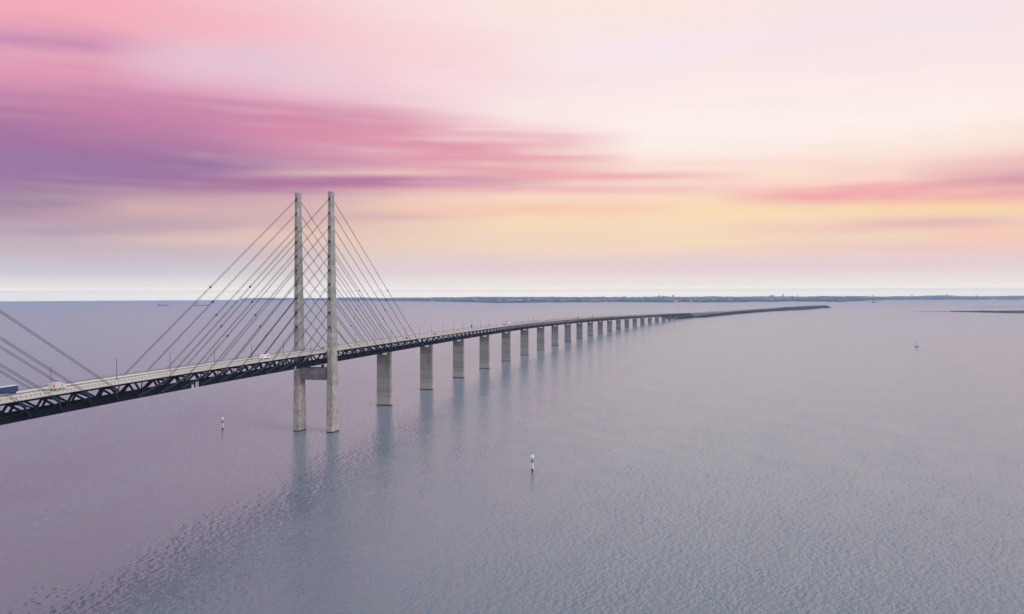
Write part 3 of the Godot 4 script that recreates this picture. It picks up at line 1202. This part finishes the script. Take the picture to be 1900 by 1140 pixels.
func sailboat(x: float, forward: float, size: float, turn: float, label: String) -> void:
	var o := thing("sailing_boat", at_sea(x, forward), label, "sailing boat", "sailing boats")
	o.rotation.y = turn
	o.scale = Vector3.ONE * size
	var st := new_st()
	var rows := []
	for i in 9:
		var f := i / 8.0
		var half := 1.5 * pow(sin(PI * clampf(0.10 + 0.86 * f, 0, 1)), 0.7)
		var z := lerpf(4.6, -4.8, f)
		rows.append([Vector3(-half, 1.0 + 0.3 * f, z), Vector3(-half * 0.7, -0.2, z * 0.95), Vector3(half * 0.7, -0.2, z * 0.95), Vector3(half, 1.0 + 0.3 * f, z)])
	for i in 8:
		for k in 3:
			quad(st, rows[i][k], rows[i + 1][k], rows[i + 1][k + 1], rows[i][k + 1])
		quad(st, rows[i][3], rows[i + 1][3], rows[i + 1][0], rows[i][0])
	obj("hull", st, sheen(lin(0.22, 0.24, 0.28), 0.4), o)
	st = new_st()
	box(st, Vector3(0, 1.35, 0.6), Vector3(1.5, 0.6, 3.0))
	obj("cabin", st, M.white, o)
	st = new_st()
	tube(st, Vector3(0, 1, -0.6), Vector3(0, 14.2, -0.6), 0.09, 0.06)
	beam(st, Vector3(0, 2.1, -0.6), Vector3(0.3, 2.1, 4.2), 0.12, 0.12)
	obj("mast", st, M.galvanised, o)
	for j in 2:
		st = new_st()
		var foot := Vector3(0.3, 2.3, 4.1) if j == 0 else Vector3(0.35, 1.6, -0.2)
		var tack := Vector3(0, 2.3, -0.55) if j == 0 else Vector3(0, 1.5, -4.5)
		var head := Vector3(0, 14.0, -0.55) if j == 0 else Vector3(0, 12.0, -0.8)
		for i in 6:
			var a := i / 6.0
			var b := (i + 1) / 6.0
			var belly := Vector3(0.5, 0, 0)
			quad(st, tack.lerp(head, a), foot.lerp(head, a), foot.lerp(head, b), tack.lerp(head, b))
			var mid_a := tack.lerp(head, a).lerp(foot.lerp(head, a), 0.5) + belly * (1 - a) * 0.7
			var mid_b := tack.lerp(head, b).lerp(foot.lerp(head, b), 0.5) + belly * (1 - b) * 0.7
			quad(st, tack.lerp(head, a), mid_a, mid_b, tack.lerp(head, b))
			quad(st, mid_a, foot.lerp(head, a), foot.lerp(head, b), mid_b)
		obj("mainsail" if j == 0 else "jib", st, M.sail, o)


func ship(x: float, forward: float, long: float, turn: float, label: String, bridge_ends: bool) -> void:
	var o := thing("cargo_ship", at_sea(x, forward), label, "ship", "cargo ships on the horizon")
	o.rotation.y = turn
	var h := long / 2.0
	var st := new_st()
	var deck := 7.0
	var outline := [Vector2(-h, -0.35), Vector2(-h + 4, -1), Vector2(h - 18, -1), Vector2(h - 6, -0.6), Vector2(h, 0), Vector2(h - 6, 0.6), Vector2(h - 18, 1), Vector2(-h + 4, 1), Vector2(-h, 0.35)]
	var ring := PackedVector2Array()
	for p in outline:
		ring.append(Vector2(p.x, p.y * 10.0))
	prism(st, ring, ring, -2.0, deck)
	obj("hull", st, sheen(lin(0.05, 0.06, 0.09), 0.6), o)
	st = new_st()
	box(st, Vector3(-h + 13, deck + 5.5, 0), Vector3(13, 11, 16))
	box(st, Vector3(-h + 12, deck + 12.5, 0), Vector3(7, 3, 18))
	var house := obj("deckhouse", st, sheen(lin(0.14, 0.16, 0.2), 0.6), o)
	st = new_st()
	box(st, Vector3(-h + 7, deck + 8.5, 0), Vector3(4, 8, 5))
	obj("funnel", st, M.dark, house)
	st = new_st()
	box(st, Vector3(h - 9, deck + 2.0, 0), Vector3(10, 4.0, 9))
	obj("forecastle", st, sheen(lin(0.05, 0.06, 0.09), 0.6), o)
	for k in 4:
		st = new_st()
		box(st, Vector3(lerpf(-h + 32, h - 28, k / 3.0), deck + 0.9, 0), Vector3(long * 0.13, 1.8, 13))
		obj("hatch_cover", st, sheen(lin(0.10, 0.10, 0.12), 0.7), o)
	st = new_st()
	tube(st, Vector3(h - 11, deck, 0), Vector3(h - 11, deck + 12, 0), 0.5, 0.3)
	obj("mast", st, M.dark, o)


# ---------------------------------------------------------------- islands and the far shore

func land_strip(called: String, near: Array, far: Array, rows: int, rise: float, sand: float, seed_value: int) -> void:
	# near and far: the two shores as (x, forward); they are resampled to the same count
	var n := 90
	var noise := FastNoiseLite.new()
	noise.seed = seed_value
	noise.frequency = 0.006
	var st := SurfaceTool.new()
	st.begin(Mesh.PRIMITIVE_TRIANGLES)
	var pts := []
	for i in n + 1:
		var a := sample(near, float(i) / n)
		var b := sample(far, float(i) / n)
		for r in rows + 1:
			var f := float(r) / rows
			var p := a.lerp(b, f)
			var edge := minf(f, 1.0 - f) * 2.0
			var taper := minf(minf(i, n - i) / 5.0, 1.0)
			var y: float = -1.2 + (rise + 1.2) * pow(clampf(edge * 2.2, 0, 1), 0.5) * (0.35 + 0.65 * taper) + noise.get_noise_2d(p.x, p.y) * rise * 0.4 * edge
			if r == 0 or r == rows:
				y = -1.2
			pts.append([at_sea(p.x + noise.get_noise_2d(p.y, p.x) * 30.0 * float(r == 0), p.y, y), edge, noise.get_noise_2d(p.x * 2.5, p.y * 2.5)])
	for i in n:
		for r in rows:
			var k := i * (rows + 1) + r
			for c in [k, k + rows + 1, k + rows + 2, k, k + rows + 2, k + 1]:
				var q: Array = pts[c]
				var grass := Color(0.075, 0.105, 0.055).lerp(Color(0.15, 0.145, 0.085), clampf(0.5 + q[2] * 1.4, 0, 1))
				st.set_color(Color(0.26, 0.24, 0.20).lerp(grass, smoothstep(sand * 0.4, sand, q[1] + q[2] * 0.12)))
				st.add_vertex(q[0])
	st.generate_normals()
	var o := MeshInstance3D.new()
	o.mesh = st.commit()
	o.material_override = M.land
	put(called, o)
	o.set_meta("kind", "structure")


func sample(line: Array, f: float) -> Vector2:
	var k := f * (line.size() - 1)
	var i := mini(int(k), line.size() - 2)
	return line[i].lerp(line[i + 1], k - i)


func leaf_clump(seed_value: int) -> Mesh:
	# a ragged bush one metre across: leaf faces through the volume of a lumpy dome
	var r := RandomNumberGenerator.new()
	r.seed = seed_value
	var st := SurfaceTool.new()
	st.begin(Mesh.PRIMITIVE_TRIANGLES)
	for i in 54:
		var d := Vector3(r.randfn(), absf(r.randfn()) * 0.9, r.randfn()).normalized()
		var c := Vector3(0, 0.25, 0) + d * Vector3(0.5, 0.72, 0.5) * r.randf_range(0.55, 1.0)
		var u := d.cross(Vector3(r.randfn(), r.randfn(), r.randfn())).normalized() * 0.17
		var v := d.cross(u).normalized() * 0.17
		var g := r.randf_range(0.7, 1.25)
		st.set_color(Color(g, g, g))
		st.set_normal((d + Vector3(r.randfn(), r.randfn(), r.randfn()) * 0.25).normalized())
		st.add_vertex(c - u)
		st.add_vertex(c + u * 0.8 + v * 0.4)
		st.add_vertex(c + v)
		st.add_vertex(c - u)
		st.add_vertex(c - v * 0.9)
		st.add_vertex(c + u * 0.8 + v * 0.4)
	return st.commit()


func scatter(called: String, spots: Array, mesh: Mesh, label: String, category: String) -> void:
	# spots: [place, width, height, colour]
	var mm := MultiMesh.new()
	mm.transform_format = MultiMesh.TRANSFORM_3D
	mm.use_colors = true
	mm.mesh = mesh
	mm.instance_count = spots.size()
	for i in spots.size():
		var q: Array = spots[i]
		mm.set_instance_transform(i, Transform3D(Basis(Vector3.UP, rng.randf() * TAU).scaled(Vector3(q[1], q[2], q[1])), q[0]))
		mm.set_instance_color(i, q[3])
	var o := MultiMeshInstance3D.new()
	o.multimesh = mm
	o.material_override = M.leaf
	put(called, o)
	tag(o, label, category, "", "stuff")


const ISLE_NEAR := [Vector2(700, 3640), Vector2(770, 3590), Vector2(826, 3678), Vector2(916, 3793), Vector2(1010, 3962), Vector2(1167, 4246), Vector2(1398, 4632), Vector2(1595, 4953), Vector2(1767, 5164), Vector2(1988, 5389), Vector2(2290, 5938), Vector2(2443, 6141)]
const ISLE_FAR := [Vector2(720, 3900), Vector2(800, 4080), Vector2(900, 4260), Vector2(1010, 4420), Vector2(1130, 4640), Vector2(1290, 4900), Vector2(1520, 5250), Vector2(1740, 5600), Vector2(2000, 6060), Vector2(2300, 6520), Vector2(2580, 6900), Vector2(2760, 7050)]

func greens() -> Color:
	var g := rng.randf_range(0.75, 1.3)
	return Color(0.060, 0.100, 0.050).lerp(Color(0.095, 0.120, 0.056), rng.randf()) * g


func build_islands() -> void:
	land_strip("island", ISLE_NEAR, ISLE_FAR, 14, 4.0, 0.10, 21)
	var clump := leaf_clump(5)
	var spots := []
	for i in 7000:
		var f := rng.randf()
		var r := rng.randf_range(0.05, 0.96)
		var p := sample(ISLE_NEAR, f).lerp(sample(ISLE_FAR, f), r)
		var w := rng.randf_range(5.0, 13.0)
		spots.append([at_sea(p.x, p.y, 1.6), w, rng.randf_range(2.5, 6.5) * (1.4 if r > 0.75 else 1.0), greens()])
	scatter("island_scrub", spots, clump, "green scrub and low trees covering the long island", "scrub")
	# road bank on the island
	var st := new_st()
	var bank := new_st()
	var k := 3301.0
	while k < 5600.0:
		var a := k
		var b := k + 60.0
		quad(st, on_bridge(a, -12, 0.9), on_bridge(b, -12, 0.9), on_bridge(b, 12, 0.9), on_bridge(a, 12, 0.9))
		for side in [-1.0, 1.0]:
			var ya := -deck_height(a)
			var yb := -deck_height(b)
			quad(bank, on_bridge(a, side * 12, 0.6), on_bridge(b, side * 12, 0.6), on_bridge(b, side * (16 - yb * 1.6), yb), on_bridge(a, side * (16 - ya * 1.6), ya))
		k = b
	obj("road", st, M.road).set_meta("kind", "structure")
	obj("road_bank", bank, sheen(lin(0.075, 0.085, 0.05), 0.95)).set_meta("kind", "structure")
	var mast := thing("radio_mast", on_bridge(3330, -40, -8), "thin radio mast on the near end of the green island", "mast")
	st = new_st()
	tube(st, Vector3(0, -14, 0), Vector3(0, 42, 0), 0.7, 0.35, 6)
	obj("pole", st, M.galvanised, mast)
	st = new_st()
	box(st, Vector3(0, 38, 0), Vector3(2.4, 3.0, 2.4))
	obj("antenna", st, M.galvanised, mast)

	var near := [Vector2(2440, 4905), Vector2(2560, 4880), Vector2(2650, 4800), Vector2(2690, 4660), Vector2(2700, 4480), Vector2(2720, 4360), Vector2(2800, 4200), Vector2(3100, 3950)]
	var far := [Vector2(2445, 4915), Vector2(2580, 4920), Vector2(2740, 4930), Vector2(2850, 4960), Vector2(2990, 5010), Vector2(3220, 5060), Vector2(3500, 5100), Vector2(4000, 5100)]
	land_strip("flat_island", near, far, 10, 2.2, 0.2, 31)
	spots = []
	for i in 2600:
		var f := rng.randf_range(0.25, 1.0)
		var p := sample(near, f).lerp(sample(far, f), rng.randf_range(0.12, 0.95))
		spots.append([at_sea(p.x, p.y, 0.8), rng.randf_range(5, 14), rng.randf_range(1.2, 3.6), greens()])
	scatter("flat_island_scrub", spots, clump, "low green scrub on the flat island beyond the sailing boat", "scrub")
	near = [Vector2(3620, 6420), Vector2(3760, 6330), Vector2(3960, 6340), Vector2(4300, 6200), Vector2(5200, 6000)]
	far = [Vector2(3640, 6440), Vector2(3800, 6480), Vector2(4020, 6520), Vector2(4400, 6500), Vector2(5300, 6300)]
	land_strip("sand_spit", near, far, 6, 2.0, 0.5, 41)


const COAST := [Vector2(-6900, 20400), Vector2(-6300, 19900), Vector2(-5472, 18975), Vector2(-3847, 17383), Vector2(-2724, 15622), Vector2(-1766, 13862), Vector2(-906, 12279), Vector2(-214, 10620), Vector2(358, 10657), Vector2(965, 11062), Vector2(1534, 10888), Vector2(2443, 10403), Vector2(3229, 10696), Vector2(4209, 11409), Vector2(4344, 10616), Vector2(5301, 12158), Vector2(6328, 13672), Vector2(7050, 14013), Vector2(8059, 14135), Vector2(8926, 14006), Vector2(10800, 13800), Vector2(14500, 13200)]

func build_far_shore() -> void:
	var noise := FastNoiseLite.new()
	noise.seed = 51
	noise.frequency = 0.0007
	var steps := [[1.0, -1.0], [1.004, 2.5], [1.03, 5.0], [1.09, 8.0], [1.18, 13.0], [1.3, 20.0], [1.45, 30.0], [1.62, 44.0], [1.8, 52.0], [1.95, 10.0]]
	var st := SurfaceTool.new()
	st.begin(Mesh.PRIMITIVE_TRIANGLES)
	var n := 240
	var pts := []
	for i in n + 1:
		var p := sample(COAST, float(i) / n)
		for q in steps:
			var w: Vector2 = p * q[0]
			if w.length() > 21500.0:
				w = w.normalized() * (21500.0 + 40.0 * (q[0] - 1.0))
			var e: float = noise.get_noise_2d(w.x, w.y)
			pts.append([at_sea(w.x, w.y, q[1] * (1.0 + 0.55 * e)), noise.get_noise_2d(w.x * 4.0, w.y * 4.0)])
	var m := steps.size()
	for i in n:
		for r in m - 1:
			var k := i * m + r
			for c in [k, k + m, k + m + 1, k, k + m + 1, k + 1]:
				st.add_vertex(pts[c][0])
	st.generate_normals()
	var o := MeshInstance3D.new()
	o.mesh = st.commit()
	o.material_override = M.fields
	put("far_shore", o)
	o.set_meta("kind", "structure")
	var clump := leaf_clump(9)
	var spots := []
	for i in 9000:
		var p := sample(COAST, rng.randf_range(0.05, 0.97))
		var d := 1.003 + 0.75 * pow(rng.randf(), 2.2)
		p *= d
		if p.length() > 21300.0 or noise.get_noise_2d(p.x * 3.0, p.y * 3.0) < -0.18 * rng.randf():
			continue
		spots.append([at_sea(p.x, p.y, 2.0 + 60.0 * clampf(d - 1.03, 0.0, 0.8)), rng.randf_range(25, 90), rng.randf_range(9, 22), greens() * 1.35])  # foliage paled: some of the distant haze is put into its colour
	scatter("far_woods", spots, clump, "hazy woods along the far shore", "woods")
	# the town: pale low blocks, each a building, and the towers that break the skyline
	var pale := [sheen(lin(0.62, 0.62, 0.62), 0.8), sheen(lin(0.50, 0.46, 0.42), 0.8), sheen(lin(0.30, 0.24, 0.20), 0.8), sheen(lin(0.72, 0.73, 0.75), 0.8)]
	for i in 110:
		var f := rng.randf_range(0.30, 0.93)
		var p := sample(COAST, f) * (1.006 + 0.35 * pow(rng.randf(), 1.6))
		var big := rng.randf() < 0.22
		var w := rng.randf_range(60, 190) if big else rng.randf_range(22, 70)
		var h := rng.randf_range(9, 17) if big else rng.randf_range(8, 26)
		var tone := rng.randi() % 4
		var hue: String = ["light grey", "sand-coloured", "brown", "white"][tone]
		var b := thing("far_building", at_sea(p.x, p.y, 1.0), "%s %s in the hazy town on the far shore" % [hue, "wide hall" if big else "small block"], "building", "%s %s of the town" % [hue, "wide halls" if big else "small blocks"])
		b.rotation.y = rng.randf_range(-0.5, 0.5)
		var s2 := new_st()
		box(s2, Vector3(0, h / 2.0 + 6, 0), Vector3(w, h, rng.randf_range(20, 60)))
		obj("wall", s2, pale[tone], b)
		s2 = new_st()
		box(s2, Vector3(0, h + 6.6, 0), Vector3(w * 0.97, 1.2, 19))
		obj("roof", s2, pale[1 + rng.randi() % 2], b)
	# x over forward, forward, width, height, label
	var towers := [
		[0.1835, 13600, 22.0, 92.0, "grey tower, first of a close pair on the far skyline"], [0.1885, 13700, 30.0, 84.0, "broader grey tower, second of the close pair"], [0.2007, 13600, 28.0, 92.0, "lone broad tower right after the close pair"],
		[0.3235, 14200, 70.0, 82.0, "wide round-topped building on the far skyline"], [0.3375, 14500, 16.0, 108.0, "slim tall tower beside the wide round-topped building"], [0.3555, 15000, 10.0, 100.0, "needle-thin mast tower on the far skyline"],
		[0.4495, 15500, 18.0, 84.0, "small tower above the woods of the far shore"], [0.4980, 16000, 16.0, 92.0, "slim pale tower above the harbour"], [0.5415, 16200, 20.0, 100.0, "tower next to a wide dark block on the skyline"], [0.5470, 16200, 80.0, 70.0, "wide dark block next to a tower on the skyline"], [0.5790, 16500, 50.0, 66.0, "flat broad block at the end of the skyline"],
	]
	for q in towers:
		var t := thing("far_tower", at_sea(q[0] * q[1], q[1], 0), q[4], "tower")
		t.rotation.y = rng.randf_range(-0.3, 0.3)
		var s2 := new_st()
		box(s2, Vector3(0, q[3] / 2.0, 0), Vector3(q[2], q[3], maxf(q[2] * 0.6, 12)))
		obj("wall", s2, pale[2], t)
		s2 = new_st()
		box(s2, Vector3(0, q[3] + 2.0, 0), Vector3(q[2] * 0.6, 4.0, 9))
		obj("roof", s2, pale[1], t)


func _ready() -> void:
	rng.seed = 2024
	var cam := Camera3D.new()
	cam.name = "camera"
	cam.fov = 41.85
	cam.near = 1.0
	cam.far = 90000.0
	cam.position = Vector3(0, 117.06, 0)
	cam.rotation = Vector3(deg_to_rad(-0.972), 0, -0.0031)
	add_child(cam)
	cam.current = true

	var env := Environment.new()
	env.background_mode = Environment.BG_SKY
	env.sky = Sky.new()
	var sky := PanoramaSkyMaterial.new()
	sky.panorama = build_sky()
	env.sky.sky_material = sky
	env.tonemap_mode = Environment.TONE_MAPPER_LINEAR
	env.tonemap_exposure = 1.0
	env.sdfgi_enabled = true
	env.ssao_enabled = true
	env.ssil_enabled = true
	env.fog_enabled = true
	env.fog_density = HAZE
	env.fog_light_color = Color(0.76, 0.87, 1.0)
	var world := WorldEnvironment.new()
	world.name = "surroundings"
	world.environment = env
	add_child(world)

	var sun := DirectionalLight3D.new()
	sun.name = "sun"
	sun.light_energy = 0.5
	sun.light_angular_distance = 36.0
	sun.light_color = Color(1.0, 0.96, 0.91)
	sun.shadow_enabled = true
	sun.rotation = Vector3(deg_to_rad(-28), deg_to_rad(58), 0)
	add_child(sun)

	make_materials()
	build_sea()
	build_far_shore()
	build_islands()
	build_bridge()
	build_lamps()
	build_traffic()
	build_signs()
	beacon(-250.0, 691.0, "green and white channel beacon seen beneath the main span")
	beacon(13.0, 525.0, "green and white channel beacon alone in open water")
	sailboat(868.0, 1721.0, 1.0, 1.2, "white-sailed boat under way on the open water")
	sailboat(588.0, 2840.0, 0.95, -0.6, "small white sailing boat close to the last piers")
	sailboat(5291.0, 10517.0, 1.7, 0.4, "tiny sailing boat off the hazy town")
	ship(-3842.0, 8845.0, 113.0, 0.25, "long low cargo ship with a short deckhouse at each end", true)
	ship(-3360.0, 8680.0, 150.0, 0.25, "longer cargo ship seen behind the topmost stay cables", false)
	ship(4375.0, 9690.0, 62.0, 0.1, "small dark barge off the far shore", false)
